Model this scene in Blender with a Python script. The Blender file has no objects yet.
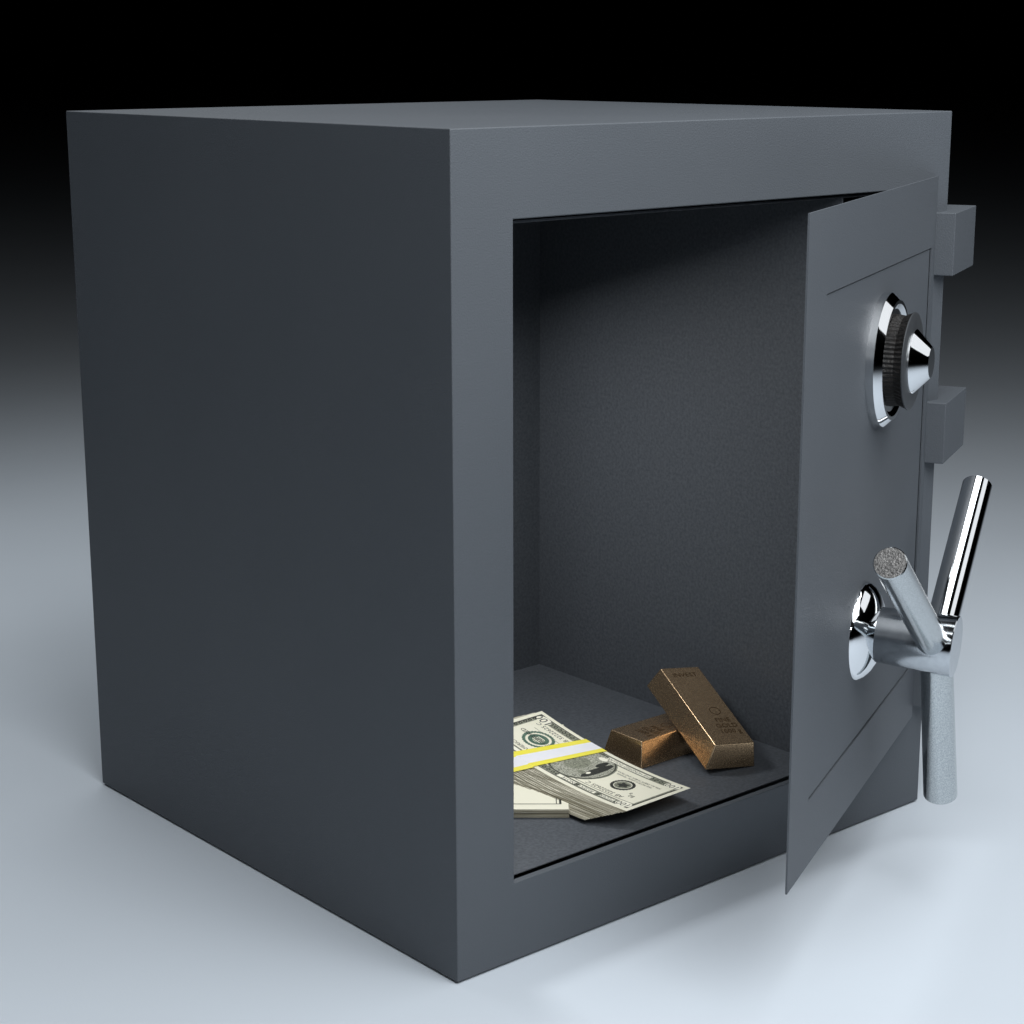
import bpy, bmesh, math, random
from mathutils import Vector, Matrix
random.seed(4)
C = bpy.context.scene.collection
S = 0.55                      # metres per modelling unit (the safe is 1 unit = 0.55 m high)
PI = math.pi

# ------------------------------------------------------------------ materials
def mat(name, base, rough=.5, metal=0., spec=.5):
    m = bpy.data.materials.new(name); m.use_nodes = True
    b = m.node_tree.nodes['Principled BSDF']
    b.inputs['Base Color'].default_value = (*base, 1)
    b.inputs['Roughness'].default_value = rough
    b.inputs['Metallic'].default_value = metal
    b.inputs['Specular IOR Level'].default_value = spec
    return m, b, m.node_tree

def noisy(name, c0, c1, rough, metal=0., scale=40., bump=.0, bscale=400., r2=None, spec=.5, detail=4., bdist=.001):
    m, b, nt = mat(name, c0, rough, metal, spec)
    N, L = nt.nodes, nt.links
    tc = N.new('ShaderNodeTexCoord')
    n = N.new('ShaderNodeTexNoise'); n.inputs['Scale'].default_value = scale; n.inputs['Detail'].default_value = detail
    L.new(tc.outputs['Object'], n.inputs['Vector'])
    cr = N.new('ShaderNodeValToRGB')
    cr.color_ramp.elements[0].position = .3; cr.color_ramp.elements[1].position = .7
    cr.color_ramp.elements[0].color = (*c0, 1); cr.color_ramp.elements[1].color = (*c1, 1)
    L.new(n.outputs['Fac'], cr.inputs['Fac']); L.new(cr.outputs['Color'], b.inputs['Base Color'])
    if r2 is not None:
        mr = N.new('ShaderNodeMapRange'); mr.inputs['To Min'].default_value = rough; mr.inputs['To Max'].default_value = r2
        L.new(n.outputs['Fac'], mr.inputs['Value']); L.new(mr.outputs['Result'], b.inputs['Roughness'])
    if bump:
        n2 = N.new('ShaderNodeTexNoise'); n2.inputs['Scale'].default_value = bscale; n2.inputs['Detail'].default_value = 3
        L.new(tc.outputs['Object'], n2.inputs['Vector'])
        bp = N.new('ShaderNodeBump'); bp.inputs['Strength'].default_value = bump; bp.inputs['Distance'].default_value = bdist
        L.new(n2.outputs['Fac'], bp.inputs['Height']); L.new(bp.outputs['Normal'], b.inputs['Normal'])
    return m

PAINT = noisy('grey_powder_coat', (.081, .091, .104), (.087, .097, .110), .58, scale=6, bump=.25, bscale=900, spec=.35)
LINER = noisy('dark_liner_coat', (.060, .067, .077), (.094, .103, .116), .6, scale=420, bump=.15, bscale=900, spec=.35)
FLOOR = noisy('studio_floor', (.58, .635, .695), (.60, .655, .715), .62, scale=3, bump=.06, bscale=500, spec=.25)
CHROME = noisy('polished_chrome', (.78, .80, .82), (.82, .84, .86), .045, 1., scale=30, r2=.075)
SPECK = noisy('speckled_end_cap', (.04, .04, .04), (.22, .215, .21), .45, .5, scale=700, bump=.6, bscale=900)
SATIN = noisy('satin_chrome', (.36, .39, .40), (.66, .69, .70), .08, 1., scale=1300, r2=.20, bump=.12, bscale=1500, bdist=.0003)
KNURL = noisy('black_knurled_metal', (.002, .002, .002), (.014, .012, .011), .42, .1, scale=330, spec=.25, bump=.6, bscale=600)
DISC = noisy('grey_disc', (.05, .054, .06), (.06, .065, .07), .45, .3, scale=80)
GOLD = noisy('old_gold', (.46, .30, .17), (.96, .69, .42), .20, .94, scale=1300, r2=.32, bump=.09, bscale=1100, bdist=.0006)
STAMP = noisy('stamped_gold', (.16, .10, .05), (.22, .14, .07), .5, 1., scale=200)
BAND_W = noisy('band_white_paper', (.80, .80, .84), (.84, .84, .87), .6, scale=60)
BAND_Y = noisy('band_yellow_ink', (.86, .76, .06), (.90, .80, .10), .6, scale=60)
INK = noisy('black_ink', (.012, .013, .010), (.04, .042, .034), .7, scale=900)
INK_SOFT = noisy('grey_green_ink', (.10, .105, .075), (.36, .37, .28), .7, scale=700)
INK_GREEN = noisy('green_ink', (.03, .085, .06), (.12, .20, .14), .7, scale=700)
PORTRAIT = noisy('engraved_grey', (.07, .08, .055), (.62, .61, .50), .7, scale=900, detail=8)

def paper_mat():
    m, b, nt = mat('banknote_paper', (.8, .79, .66), .65)
    N, L = nt.nodes, nt.links
    uv = N.new('ShaderNodeUVMap'); uv.uv_map = 'UVMap'
    sp = N.new('ShaderNodeSeparateXYZ'); L.new(uv.outputs['UV'], sp.inputs[0])
    # pale guilloche: fine interference of two wave textures inside the printed field
    w = N.new('ShaderNodeTexWave'); w.inputs['Scale'].default_value = 26; w.inputs['Distortion'].default_value = 6; w.inputs['Detail'].default_value = 2
    L.new(uv.outputs['UV'], w.inputs['Vector'])
    mx = N.new('ShaderNodeMix'); mx.data_type = 'RGBA'
    mx.inputs[6].default_value = (.90, .87, .72, 1); mx.inputs[7].default_value = (.80, .77, .60, 1)
    L.new(w.outputs['Fac'], mx.inputs[0]); L.new(mx.outputs[2], b.inputs['Base Color'])
    return m
PAPER = paper_mat()

def edge_mat():
    m, b, nt = mat('paper_edges', (.5, .48, .4), .8)
    N, L = nt.nodes, nt.links
    tc = N.new('ShaderNodeTexCoord')
    mp = N.new('ShaderNodeMapping'); mp.inputs['Scale'].default_value = (10, 10, 900)
    L.new(tc.outputs['Object'], mp.inputs['Vector'])
    n = N.new('ShaderNodeTexNoise'); n.inputs['Scale'].default_value = 1.0; n.inputs['Detail'].default_value = 3
    L.new(mp.outputs['Vector'], n.inputs['Vector'])
    cr = N.new('ShaderNodeValToRGB')
    cr.color_ramp.elements[0].position = .35; cr.color_ramp.elements[1].position = .65
    cr.color_ramp.elements[0].color = (.20, .18, .12, 1); cr.color_ramp.elements[1].color = (.62, .59, .48, 1)
    L.new(n.outputs['Fac'], cr.inputs['Fac']); L.new(cr.outputs['Color'], b.inputs['Base Color'])
    return m
EDGE = edge_mat()

# ------------------------------------------------------------------ helpers
def tag(o, label=None, cat=None, group=None, kind=None):
    for k, v in (('label', label), ('category', cat), ('group', group), ('kind', kind)):
        if v: o[k] = v
    return o
def empty(name, loc=(0, 0, 0), rz=0):
    o = bpy.data.objects.new(name, None); C.objects.link(o); o.location = loc; o.rotation_euler = (0, 0, rz)
    o.empty_display_size = .05; return o
def obj(name, bm, m, parent=None, bevel=0, smooth=False, seg=2, recalc=True):
    me = bpy.data.meshes.new(name)
    if recalc: bmesh.ops.recalc_face_normals(bm, faces=bm.faces)
    bm.to_mesh(me); bm.free()
    for k in (m if isinstance(m, (list, tuple)) else [m]): me.materials.append(k)
    o = bpy.data.objects.new(name, me); C.objects.link(o); o.parent = parent
    if smooth:
        for p in me.polygons: p.use_smooth = True
        try: me.set_sharp_from_angle(angle=math.radians(32))
        except Exception: pass
    if bevel:
        md = o.modifiers.new('bevel', 'BEVEL'); md.width = bevel * S; md.segments = seg; md.limit_method = 'ANGLE'; md.angle_limit = math.radians(40)
        md.harden_normals = True
        for p in me.polygons: p.use_smooth = True
        try: me.set_sharp_from_angle(angle=math.radians(32))
        except Exception: pass
    return o
def box(bm, x0, x1, y0, y1, z0, z1):
    v = [bm.verts.new(p) for p in ((x0,y0,z0),(x1,y0,z0),(x1,y1,z0),(x0,y1,z0),(x0,y0,z1),(x1,y0,z1),(x1,y1,z1),(x0,y1,z1))]
    for f in ((0,3,2,1),(4,5,6,7),(0,1,5,4),(1,2,6,5),(2,3,7,6),(3,0,4,7)): bm.faces.new([v[i] for i in f])
def ring(bm, a, b):                      # quads between two closed loops of coordinates
    va = [bm.verts.new(p) for p in a]; vb = [bm.verts.new(p) for p in b]
    for i in range(len(va)):
        j = (i + 1) % len(va); bm.faces.new((va[i], va[j], vb[j], vb[i]))
def lathe(prof, n=96, cap0=True, cap1=True):     # axis +Z, prof = [(r, h)]
    bm = bmesh.new(); loops = []
    for r, h in prof:
        loops.append([bm.verts.new((r*math.cos(2*PI*i/n), r*math.sin(2*PI*i/n), h)) for i in range(n)])
    for A, B in zip(loops, loops[1:]):
        for i in range(n):
            j = (i+1) % n; bm.faces.new((A[i], A[j], B[j], B[i]))
    if cap0: bm.faces.new(loops[0][::-1])
    if cap1: bm.faces.new(loops[-1])
    return bm
def xf(bm, M): bm.transform(M); return bm
def frame(origin, x, y, z):
    M = Matrix.Identity(4)
    for i, a in enumerate((x, y, z)):
        for k in range(3): M[k][i] = a[k]
    for k in range(3): M[k][3] = origin[k]
    return M

# ------------------------------------------------------------------ setting
W, D = .8768, .8525
bm = bmesh.new()
v = [bm.verts.new(p) for p in ((-120,-60,0),(120,-60,0),(120,200,0),(-120,200,0))]; bm.faces.new(v)
tag(obj('floor', bm, FLOOR), kind='structure')

# ------------------------------------------------------------------ the safe
safe = empty('safe')
tag(safe, 'square dark grey steel safe standing on the pale floor with its door ajar', 'safe')
OX0, OX1, OZ0, OZ1 = .0893, .79, .1043, .8985       # opening in the front plate
bm = bmesh.new()
def rect(x0, x1, z0, z1, y): return [(x0,y,z0),(x1,y,z0),(x1,y,z1),(x0,y,z1)]
FZ = .0028
OUT = rect(0, W, FZ, 1, 0)
ring(bm, OUT, rect(OX0, OX1, OZ0, OZ1, 0))          # front face
ring(bm, rect(OX0, OX1, OZ0, OZ1, 0), rect(OX0, OX1, OZ0, OZ1, .010))
ring(bm, rect(OX0, OX1, OZ0, OZ1, .010), rect(.012, W-.012, .012, .988, .010))
ring(bm, rect(.012, W-.012, .012, .988, .010), rect(.012, W-.012, .012, .988, D-.012))
ring(bm, OUT, rect(0, W, FZ, 1, D))
for y, a in ((D, (0, W, FZ, 1)), (D-.012, (.012, W-.012, .012, .988))):
    bm.faces.new([bm.verts.new(p) for p in rect(*a, y)])
bmesh.ops.remove_doubles(bm, verts=bm.verts, dist=1e-5)
body = obj('body', bm, PAINT, safe, bevel=.0016)
# the liner: an open-fronted box with its own wall thickness, set a hair behind the front plate
LX0, LX1, LY1, LZ0, LZ1 = .0955, .6705, .611, .107, .8925
t = .0012
bm = bmesh.new(); y0 = .0145
inn, out = rect(LX0, LX1, LZ0, LZ1, y0), rect(LX0-t, LX1+t, LZ0-t, LZ1+.003, y0)
ring(bm, inn, out)
ring(bm, inn, rect(LX0, LX1, LZ0, LZ1, LY1)); ring(bm, out, rect(LX0-t, LX1+t, LZ0-t, LZ1+.003, LY1+.002))
bm.faces.new([bm.verts.new(p) for p in rect(LX0, LX1, LZ0, LZ1, LY1)])
bm.faces.new([bm.verts.new(p) for p in rect(LX0-t, LX1+t, LZ0-t, LZ1+.003, LY1+.002)])
bmesh.ops.remove_doubles(bm, verts=bm.verts, dist=1e-5)
box(bm, LX1+t+.0005, OX1+.03, y0, .05, LZ1, LZ1+.003)
obj('liner', bm, LINER, safe)

# door frame of reference: u along the door from its free edge, v out of its face
A = math.radians(25.5609); DW = .6606
dd = Vector((math.cos(A), math.sin(A), 0)); nn = Vector((math.sin(A), -math.cos(A), 0)); ZZ = Vector((0, 0, 1))
H0 = Vector((.8479, -.004, 0))
def DP(u, v, z): return H0 + dd*(u-DW) + nn*v + ZZ*z
MD = frame(H0 - dd*DW, dd, -nn, ZZ)                 # local (u, -v, z) right-handed
DZ0, DZ1 = .1405, .9141
PU0, PU1, PZ0, PZ1 = .083, .640, .2235, .8195
bm = bmesh.new()
def dr(u0, u1, z0, z1, v): return [(u0,-v,z0),(u1,-v,z0),(u1,-v,z1),(u0,-v,z1)]
o_, p_ = (0, DW, DZ0, DZ1), (PU0, PU1, PZ0, PZ1)
ring(bm, dr(*o_, 0), dr(*p_, 0)); ring(bm, dr(*p_, 0), dr(*p_, -.0022))
ring(bm, dr(*o_, 0), dr(*o_, -.0022)); q_ = (PU0-.002, PU1+.002, PZ0-.002, PZ1+.002)
ring(bm, dr(*o_, -.0022), dr(*q_, -.0022)); r_ = (PU0-.008, PU1+.014, PZ0-.014, PZ1+.012)
p2_ = (PU0-.007, PU1+.013, PZ0-.013, PZ1+.011)
ring(bm, dr(*q_, -.0022), dr(*p_, -.0022))
ring(bm, dr(*r_, -.0022), dr(*r_, -.0125)); ring(bm, dr(*p2_, -.0022), dr(*p2_, -.0118))
bm.faces.new([bm.verts.new(p) for p in dr(*r_, -.0125)]); bm.faces.new([bm.verts.new(p) for p in dr(*p2_, -.0118)])
bmesh.ops.remove_doubles(bm, verts=bm.verts, dist=1e-5)
door = obj('door', xf(bm, MD), PAINT, safe)
bm = bmesh.new(); box(bm, PU0+.0006, PU1-.0090, .0013, .0045, PZ0+.0024, PZ1-.0016)
obj('recessed_panel', xf(bm, MD), PAINT, door)
for z0, z1 in ((.7797, .8650), (.5168, .6028), (.1567, .2430)):
    bm = bmesh.new(); box(bm, .6595, .806, -.0262, .034, z0, z1)
    obj('hinge', xf(bm, MD), PAINT, safe, bevel=.0012)

# combination dial
def axis_frame(u, v, z, ax): 
    x = ZZ.cross(ax).normalized(); y = ax.cross(x).normalized()
    return frame(DP(u, v, z), x, y, ax)
MDl = axis_frame(.368, -.004, .7055, nn)
bm = lathe([(.0838,0),(.0838,.0125),(.0825,.0140),(.0745,.0215),(.0700,.0215),(.0640,.0175),(.050,.0175)], 128)
dial = obj('combination_dial', xf(bm, MDl), CHROME, safe, smooth=True)
# knurled wheel, teeth around the rim
bm = bmesh.new(); n = 120; loops = []
for r, h, tooth in ((.0540,.0172,0),(.0575,.0180,.0013),(.0560,.0300,.0013),(.0600,.0395,.0013),(.0608,.0405,0)):
    loops.append([bm.verts.new(((r - (tooth if i % 2 else 0))*math.cos(2*PI*i/n), (r - (tooth if i % 2 else 0))*math.sin(2*PI*i/n), h)) for i in range(n)])
for a_, b_ in zip(loops, loops[1:]):
    for i in range(n):
        j = (i+1) % n; bm.faces.new((a_[i], a_[j], b_[j], b_[i]))
bm.faces.new(loops[-1]); bm.faces.new(loops[0][::-1])
obj('knurled_wheel', xf(bm, MDl), KNURL, dial)
obj('wheel_face', xf(lathe([(.0606,.0406),(.0606,.0418),(.0585,.0428),(.020,.0428)], 128), MDl), DISC, dial, smooth=True)
kn = obj('knob', xf(lathe([(.0400,.0430),(.0400,.0450),(.0390,.0462),(.0205,.0640),(.0190,.0652)], 96), MDl), CHROME, dial, smooth=True)

# three-spoke handle
HA = (nn*math.cos(.045) - ZZ*math.sin(.045)).normalized()
MH = axis_frame(.3230, -.004, .3640, HA)
bm = lathe([(.0640,0),(.0640,.0035),(.0620,.0075),(.0560,.0145),(.0480,.0205),(.0390,.0250),(.030,.028)], 128)
handle = empty('handle'); handle.parent = safe
obj('flange', xf(bm, MH), CHROME, handle, smooth=True)
HL = .1225
HUBM = noisy('hub_chrome', (.50, .53, .56), (.58, .61, .64), .07, 1., scale=200, r2=.13, bump=.08, bscale=1500, bdist=.0003)
obj('hub', xf(lathe([(.0330,.020),(.0352,.0225),(.0385,HL-.001),(.0378,HL)], 96), MH), HUBM, handle, smooth=True)
hc = Vector(DP(.3276, .0927, .3523))
for ang, L, r0, r1 in ((54.89, .281, .0200, .0200), (-57.86, .3417, .0195, .0190), (159.97, .2395, .0205, .0220)):
    a_ = math.radians(ang); ax = (dd*math.sin(a_) + ZZ*math.cos(a_)).normalized()
    x = nn; y = ax.cross(x)
    bm = lathe([(r0,.012),(r1,L-.0012),(r1-.0012,L)], 64)
    bm.faces.ensure_lookup_table(); bm.faces[-1].material_index = 1
    obj('spoke', xf(bm, frame(hc, x, y, ax)), [SATIN if ang != 54.89 else CHROME, SPECK], handle, smooth=True)

# ------------------------------------------------------------------ gold bars
def stamp_text(txt, size):
    cu = bpy.data.curves.new('t', 'FONT'); cu.body = txt; cu.size = size; cu.align_x = 'CENTER'; cu.align_y = 'CENTER'; cu.resolution_u = 2
    o = bpy.data.objects.new('t', cu); C.objects.link(o)
    dg = bpy.context.evaluated_depsgraph_get(); dg.update()
    me = bpy.data.meshes.new_from_object(o.evaluated_get(dg))
    bpy.data.objects.remove(o); return me
def bar_mesh(L, Wd, h, i):
    bm = bmesh.new(); lo, hi = [], []
    for a, b in ((-1,-1),(1,-1),(1,1),(-1,1)):
        lo.append(bm.verts.new((a*L/2, b*Wd/2, 0))); hi.append(bm.verts.new((a*(L/2-i), b*(Wd/2-i), h)))
    bm.faces.new(lo[::-1]); bm.faces.new(hi)
    for k in range(4): bm.faces.new((lo[k], lo[(k+1)%4], hi[(k+1)%4], hi[k]))
    return bm
GL, GW, GH, GI = .1929, .0799, .037, .0084
def gold_bar(loc, rot, label):
    o = obj('gold_bar', bar_mesh(GL, GW, GH, GI), GOLD, bevel=.0013, seg=3)
    o.location = loc; o.rotation_euler = rot
    tag(o, label, 'gold bar', 'gold bars in the safe')
    # stamps: text up = local +x, text right = local -y
    bm = bmesh.new(); top_bm = bmesh.new()
    for txt, size, cx, cy in (('INVEST', .0125, .070, 0), ('FINE', .0125, -.036, -.008), ('GOLD', .0125, -.0485, -.008), ('1000 g', .0125, -.061, -.008)):
        me = stamp_text(txt, size)
        b2 = bmesh.new(); b2.from_mesh(me)
        for v in b2.verts:
            x, y = v.co.x, v.co.y; v.co = Vector((cx + y, cy - x, GH + .00025))
        tmp = bpy.data.meshes.new('t2'); b2.to_mesh(tmp); b2.free(); (top_bm if cx > 0 else bm).from_mesh(tmp)
    # round assay mark
    for r0, r1 in ((.0075, .0085),):
        n = 32; a_ = [bm.verts.new((-.015 + r0*math.cos(2*PI*k/n), -.006 + r0*math.sin(2*PI*k/n), GH+.00025)) for k in range(n)]
        b_ = [bm.verts.new((-.015 + r1*math.cos(2*PI*k/n), -.006 + r1*math.sin(2*PI*k/n), GH+.00025)) for k in range(n)]
        for k in range(n): bm.faces.new((a_[k], b_[k], b_[(k+1)%n], a_[(k+1)%n]))
    obj('stamp', bm, STAMP, o, recalc=False); obj('stamp', top_bm, STAMP, o, recalc=False)
    return o
gold_bar((.561, .2024, .1071), (0, 0, -.0145), 'gold bar lying flat on the safe floor underneath the leaning one')
g2 = gold_bar((.5813, .1657, .1439), (0, 0, 0), 'gold bar leaning at a slant across the other bar, near end on the safe floor')
g2.rotation_mode = 'QUATERNION'
g2.rotation_quaternion = (Matrix.Rotation(1.2625, 3, 'Z') @ Matrix.Rotation(-.3511, 3, 'Y') @ Matrix.Rotation(.1008, 3, 'X')).to_quaternion()

# ------------------------------------------------------------------ cash bundles
class Sheet:
    """curved top surface of a bundle: s along the note from its near end, t across it"""
    def __init__(s_, x, y, yaw, W_, z0, k, c, thick, fan_t, fan_s):
        s_.o = Vector((x, y, 0)); s_.u = Vector((-math.sin(yaw), math.cos(yaw), 0)); s_.v = Vector((-math.cos(yaw), -math.sin(yaw), 0))
        s_.W = W_; s_.L = W_*2.45; s_.z0, s_.k, s_.c = z0, k, c; s_.th = thick; s_.ft, s_.fs = fan_t, fan_s
    def p(s_, s, t, off=0., dep=0.):
        z = s_.z0 + s_.k*s + s_.c*s*s + off - dep*s_.th
        return s_.o + s_.u*(s + dep*s_.fs) + s_.v*(t + dep*s_.ft) + Vector((0, 0, z))

def bundle(sh, nl, label, band=None, rnd=.0012, plain=False):
    root = empty('cash_bundle', sh.p(sh.L/2, sh.W/2, dep=1)); base = root.location.copy()
    tag(root, label, 'money bundle', 'banded bundles of banknotes')
    ns = 20
    def grid(bm, off, dep, js=0, jt=0, s0=0, s1=None, t0=0, t1=None, uvl=None, mi=0):
        s1 = sh.L if s1 is None else s1; t1 = sh.W if t1 is None else t1
        G = [[bm.verts.new(sh.p(s0+(s1-s0)*i/ns + js, t0+(t1-t0)*j/4 + jt, off, dep) - base) for j in range(5)] for i in range(ns+1)]
        fs = []
        for i in range(ns):
            for j in range(4):
                f = bm.faces.new((G[i][j], G[i+1][j], G[i+1][j+1], G[i][j+1])); f.material_index = mi; fs.append(f)
                if uvl:
                    for lp, (a, b) in zip(f.loops, ((i,j),(i+1,j),(i+1,j+1),(i,j+1))): lp[uvl].uv = ((s0+(s1-s0)*a/ns)/sh.W, (t0+(t1-t0)*b/4)/sh.W)
        return G, fs
    # the notes beneath: every leaf a thin slab, slightly out of register
    bm = bmesh.new(); lt = sh.th/nl
    js = jt = 0.
    for k in range(1, nl):
        dep = k/nl
        js = js*.6 + random.uniform(-rnd, rnd); jt = jt*.6 + random.uniform(-rnd, rnd)
        Ga, _ = grid(bm, 0, dep, js, jt); Gb, _ = grid(bm, -lt*.82, dep, js, jt)
        def wall(P, Q):
            for i in range(len(P)-1): bm.faces.new((P[i], P[i+1], Q[i+1], Q[i]))
        wall(Ga[0], Gb[0]); wall(Ga[-1], Gb[-1]); wall([g[0] for g in Ga], [g[0] for g in Gb]); wall([g[-1] for g in Ga], [g[-1] for g in Gb])
    obj('notes', bm, EDGE, root)
    # top note
    bm = bmesh.new(); uvl = bm.loops.layers.uv.new('UVMap')
    Ga, _ = grid(bm, 0, 0, uvl=uvl); Gb, _ = grid(bm, -lt*.7, 0)
    for P, Q in ((Ga[0], Gb[0]), (Ga[-1], Gb[-1]), ([g[0] for g in Ga], [g[0] for g in Gb]), ([g[-1] for g in Ga], [g[-1] for g in Gb])):
        for i in range(len(P)-1): bm.faces.new((P[i], P[i+1], Q[i+1], Q[i]))
    bmesh.ops.remove_doubles(bm, verts=bm.verts, dist=1e-6)
    note = obj('top_note', bm, PAPER, root, recalc=True)
    # ---- print on the top note; note coordinates x 0..2.45 (left to right), y 0..1
    Wd = sh.W
    def P(x, y, lay): return sh.p(x*Wd, y*Wd, .00012 + .00008*lay) - base
    def strip(bm, x0, y0, x1, y1, lay):
        nx = max(1, int(abs(x1-x0)/.12)+1)
        g = [[bm.verts.new(P(x0+(x1-x0)*i/nx, y, lay)) for y in (y0, y1)] for i in range(nx+1)]
        for i in range(nx): bm.faces.new((g[i][0], g[i+1][0], g[i+1][1], g[i][1]))
    def disc(bm, cx, cy, rx, ry, lay, r0=0., n=40, wob=0., k=9):
        def pt(i, f):
            a = 2*PI*i/n; w = 1 + wob*math.sin(k*a)
            return bm.verts.new(P(cx+rx*f*w*math.cos(a), cy+ry*f*w*math.sin(a), lay))
        fr = [r0] + [r0+(1-r0)*q for q in (.5, 1)] if r0 else [.02, .5, 1]
        lp = [[pt(i, f) for i in range(n)] for f in fr]
        for a_, b_ in zip(lp, lp[1:]):
            for i in range(n): bm.faces.new((a_[i], b_[i], b_[(i+1)%n], a_[(i+1)%n]))
    def text(bm, s, size, cx, cy, lay, flipv=1):
        me = stamp_text(s, size); b2 = bmesh.new(); b2.from_mesh(me)
        bmesh.ops.subdivide_edges(b2, edges=[e for e in b2.edges if e.calc_length() > .15], cuts=1)
        for v in b2.verts: v.co = P(cx + v.co.x, cy + v.co.y, lay)
        tmp = bpy.data.meshes.new('t3'); b2.to_mesh(tmp); b2.free(); bm.from_mesh(tmp)
    soft, dark, green, port, pap, pap2, pap3 = bmesh.new(), bmesh.new(), bmesh.new(), bmesh.new(), bmesh.new(), bmesh.new(), bmesh.new()
    m0, X1 = .055, 2.45-.055
    # outer engraved border
    if plain:
        for b_ in (soft, dark, green, port, pap, pap2, pap3): b_.free()
        bm = bmesh.new(); strip(bm, m0+.10, .075, X1, .100, 1); strip(bm, m0+.10, .125, X1, .135, 1); strip(bm, m0+.10, .85, X1, .90, 1); strip(bm, m0+.085, .075, m0+.10, .90, 1)
        obj('border_print', bm, INK, note, recalc=False)
    else:
        strip(soft, m0, .06, X1, .165, 0); strip(soft, m0, .845, X1, .94, 0)
        strip(dark, m0, .06, m0+.02, .94, 1); strip(soft, m0+.02, .165, m0+.045, .845, 0)
        strip(soft, X1-.07, .165, X1, .845, 0); strip(dark, X1-.016, .06, X1, .94, 1)
        strip(dark, m0, .055, X1, .068, 1); strip(dark, m0, .932, X1, .942, 1); strip(dark, m0, .838, X1, .848, 1); strip(dark, m0, .800, 1.0, .808, 1)
        for k in range(30):                                   # scroll beads of the border
            x = .20 + k*.0725
            disc(dark, x, .112, .026, .030, 1, r0=.55, n=12); disc(dark, x, .893, .026, .026, 1, r0=.5, n=12)
        for k in range(9): disc(dark, X1-.035, .20+k*.075, .022, .028, 1, r0=.4, n=12)
        for a, b, c, d_ in ((.30,.85,.52,.93),(.60,.85,.86,.93),(.92,.85,1.2,.93),(1.75,.85,2.1,.93)):
            strip(pap if a < 1.6 else pap2, a, b+.012, c, d_-.012, 2)
        strip(pap, .50, .082, 1.20, .146, 2)
        text(dark, 'FEDERAL RESERVE NOTE', .074, .72, .893, 3); text(dark, 'ONE HUNDRED DOLLARS', .062, .85, .113, 3)
        # numerals in the corners
        for cx, cy, s_ in ((.165,.88,.13),(.165,.115,.13),(2.27,.88,.16),(2.27,.13,.17)):
            disc(pap if cx < 1.6 else pap2 if cy > .5 else pap3, cx, cy, .11, .072, 2, n=24); text(dark, '100', s_, cx, cy, 3)
        # serial numbers, small legends
        text(dark, 'AB 32222625 C', .088, .60, .745, 1); text(dark, 'B2', .075, .27, .655, 1); text(dark, 'B', .06, .33, .60, 1)
        text(dark, 'AB 32222625 C', .088, 1.98, .235, 1)
        for k, s_ in enumerate(('THIS NOTE IS LEGAL TENDER', 'FOR ALL DEBTS, PUBLIC AND PRIVATE')): text(dark, s_, .042, .56, .315-.05*k, 1)
        text(dark, 'THE UNITED STATES OF AMERICA', .075, 1.56, .775, 1)
        # reserve seal
        disc(dark, .56, .50, .145, .145, 0, wob=.03, k=24, n=96); disc(pap, .56, .50, .108, .108, 1, r0=.86); disc(soft, .56, .50, .10, .10, 1); disc(dark, .555, .50, .062, .058, 2, wob=.25, k=5)
        # portrait oval: plain engraved tone with generic head and shoulders, no likeness
        disc(soft, 1.25, .47, .41, .40, 0, n=64); disc(dark, 1.25, .47, .395, .385, 1, r0=.965, n=64); disc(port, 1.25, .47, .375, .365, 1, n=64)
        disc(dark, 1.015, .46, .060, .255, 2, n=48, wob=.03, k=9); disc(dark, 1.10, .30, .04, .10, 2, n=32); disc(pap, 1.035, .58, .022, .035, 3, n=16)
        disc(soft, 1.30, .50, .14, .17, 3, n=32); disc(pap, 1.20, .185, .065, .040, 3, n=16); disc(soft, 1.10, .62, .05, .04, 3, n=16)
        # treasury seal and word
        disc(green, 1.96, .50, .20, .19, 0, r0=.80, wob=.03, k=30, n=120); disc(green, 1.96, .5, .13, .12, 0, r0=.6)
        for k_ in range(5): strip(green, 1.86, .43+.03*k_, 2.06, .443+.03*k_, 1)
        text(dark, 'ONE HUNDRED', .085, 1.95, .50, 3)
        strip(soft, 1.70, .345, 2.20, .352, 1)
        for nme, b_, m_ in (('border_print', soft, INK_SOFT), ('black_print', dark, INK), ('green_seal', green, INK_GREEN), ('portrait_tone', port, PORTRAIT), ('blank_field', pap, PAPER), ('blank_field', pap2, PAPER), ('blank_field', pap3, PAPER)):
            if nme == 'blank_field': b_.loops.layers.uv.new('UVMap')
            obj(nme, b_, m_, note, recalc=False)
    # ---- paper band
    if band:
        (sa0, sa1), (sb0, sb1) = band                   # on the right edge (t=0) and on the left edge (t=W)
        bm = bmesh.new(); n_ = 12
        path = [(sh.W*i/n_, 0) for i in range(n_+1)]     # (t, dep)
        loops = []
        def col(t_, dep, off, eps):
            f = min(max(t_/sh.W, 0), 1); s0, s1 = sa0+(sb0-sa0)*f, sa1+(sb1-sa1)*f
            w_ = s1-s0; cuts = (s0, s0+w_*.23, s0+w_*.75, s1)
            return [sh.p(c - dep*0, t_+eps, off, dep) - base for c in cuts]
        pts = [col(sh.W*i/n_, 0, .0012, 0) for i in range(n_+1)]
        pts += [col(sh.W, dep, 0, .0018) for dep in (.0, .25, .5, .75, 1.0)]
        pts += [col(sh.W*(1-i/n_), 1, -.0012, 0) for i in range(n_+1)]
        pts += [col(0, dep, 0, -.0012) for dep in (1, .75, .5, .25, 0)]
        vs = [[bm.verts.new(q) for q in row] for row in pts]
        for i in range(len(vs)):
            j = (i+1) % len(vs)
            for k in range(3):
                f = bm.faces.new((vs[i][k], vs[i][k+1], vs[j][k+1], vs[j][k])); f.material_index = 0 if k == 1 else 1
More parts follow.
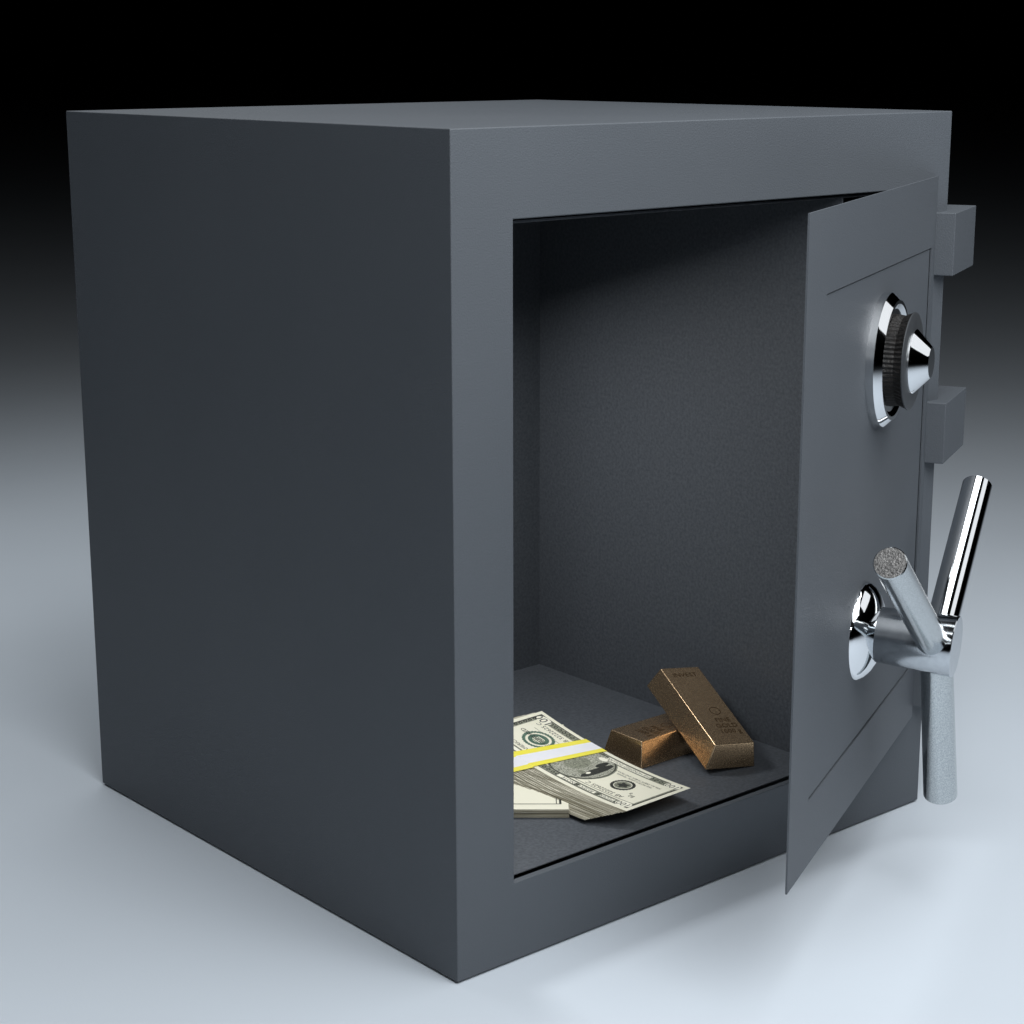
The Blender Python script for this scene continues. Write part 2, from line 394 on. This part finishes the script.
        obj('paper_band', bm, [BAND_W, BAND_Y], root, recalc=True)
    return root

top = Sheet(.4241, .0308, .0124, .1193, .130, -.0361, .4823, .0165, .035, .042)
bundle(top, 22, 'yellow and white banded bundle of hundred dollar notes lying on top of another bundle', band=((.1585, .2010), (.1775, .2240)))
low = Sheet(.2700, .1010, -.7137, .1200, .1195, 0, .125, .0115, 0, 0)
bundle(low, 16, 'bundle of banknotes underneath the other one, mostly hidden behind the door jamb', band=((.135, .175), (.135, .175)), rnd=.0010, plain=True)

# ------------------------------------------------------------------ light
def area(name, loc, target, size, power, col=(1, 1, 1), sy=None, spread=None):
    l = bpy.data.lights.new(name, 'AREA'); l.energy = power; l.size = size; l.color = col
    if sy: l.shape = 'RECTANGLE'; l.size_y = sy
    if spread: l.spread = math.radians(spread)
    o = bpy.data.objects.new(name, l); C.objects.link(o); o.location = loc
    o.rotation_euler = (Vector(target) - Vector(loc)).to_track_quat('-Z', 'Y').to_euler()
    return o
area('key_lamp', (.08, -1.3, 2.3), (.4, .1, .4), 2.0, 78, (.955, .98, 1))
area('overhead_lamp', (1.15, -.30, 2.7), (1.1, -.3, 0), 1.05, 15, (.95, .98, 1))
area('fill_lamp', (-2.8, -2.6, 1.84), (.3, .2, .5), .32, 13, (.96, .98, 1))
area('right_lamp', (2.35, -1.45, 2.1), (.6, -.1, .5), 2.1, 7.5, (.96, .98, 1), sy=1.1)
area('added_back_fill', (.3, 1.8, 2.3), (.2, 1.6, 0), 1.6, 11, (.94, .975, 1), spread=120)  # extra light added to lift the floor behind the safe and its top
# added fill light inside the safe, no fixture; by left wall below ceiling
area('added_safe_fill', (.25, .45, .742), (.25+.02, .45-.27, .742-.96), .18, 2.3, (.96, .98, 1))

w = bpy.data.worlds.new('World'); bpy.context.scene.world = w; w.use_nodes = True
w.node_tree.nodes['Background'].inputs[0].default_value = (.6, .75, 1, 1); w.node_tree.nodes['Background'].inputs[1].default_value = 0.0

# ------------------------------------------------------------------ camera (solved from the safe's corners)
cam = bpy.data.cameras.new('Camera'); co = bpy.data.objects.new('Camera', cam); C.objects.link(co)
cam.sensor_width = 36; cam.lens = 1925.3/1024*36; cam.clip_start = .01; cam.clip_end = 500
yaw, pit, rol = math.radians(49.28368), math.radians(-13.508507), math.radians(-.103535)
f_ = Vector((math.cos(pit)*math.cos(yaw), math.cos(pit)*math.sin(yaw), math.sin(pit)))
r_ = Vector((math.sin(yaw), -math.cos(yaw), 0)); u_ = r_.cross(f_)
r2, u2 = math.cos(rol)*r_ + math.sin(rol)*u_, -math.sin(rol)*r_ + math.cos(rol)*u_
co.rotation_euler = frame((0,0,0), r2, u2, -f_).to_euler()
co.location = (-1.3174, -1.6313, 1.0821)
bpy.context.scene.camera = co

# ------------------------------------------------------------------ to metres
done = set()
for o in list(bpy.data.objects):
    o.location = o.location * S
    if o.type == 'MESH' and o.data.name not in done:
        done.add(o.data.name); o.data.transform(Matrix.Scale(S, 4))
    if o.type == 'LIGHT':
        o.data.size *= S
        if o.data.shape == 'RECTANGLE': o.data.size_y *= S
        o.data.energy *= S*S
for o in bpy.data.objects: 
    if o.type == 'EMPTY': pass

sc = bpy.context.scene
sc.render.engine = 'CYCLES'
sc.view_settings.view_transform = 'Standard'; sc.view_settings.look = 'None'
sc.view_settings.exposure = 0; sc.view_settings.gamma = 1; sc.view_settings.use_curve_mapping = False
sc.cycles.caustics_reflective = False; sc.cycles.caustics_refractive = False
sc.cycles.max_bounces = 8; sc.cycles.diffuse_bounces = 5; sc.cycles.glossy_bounces = 6
sc.cycles.sample_clamp_indirect = 2
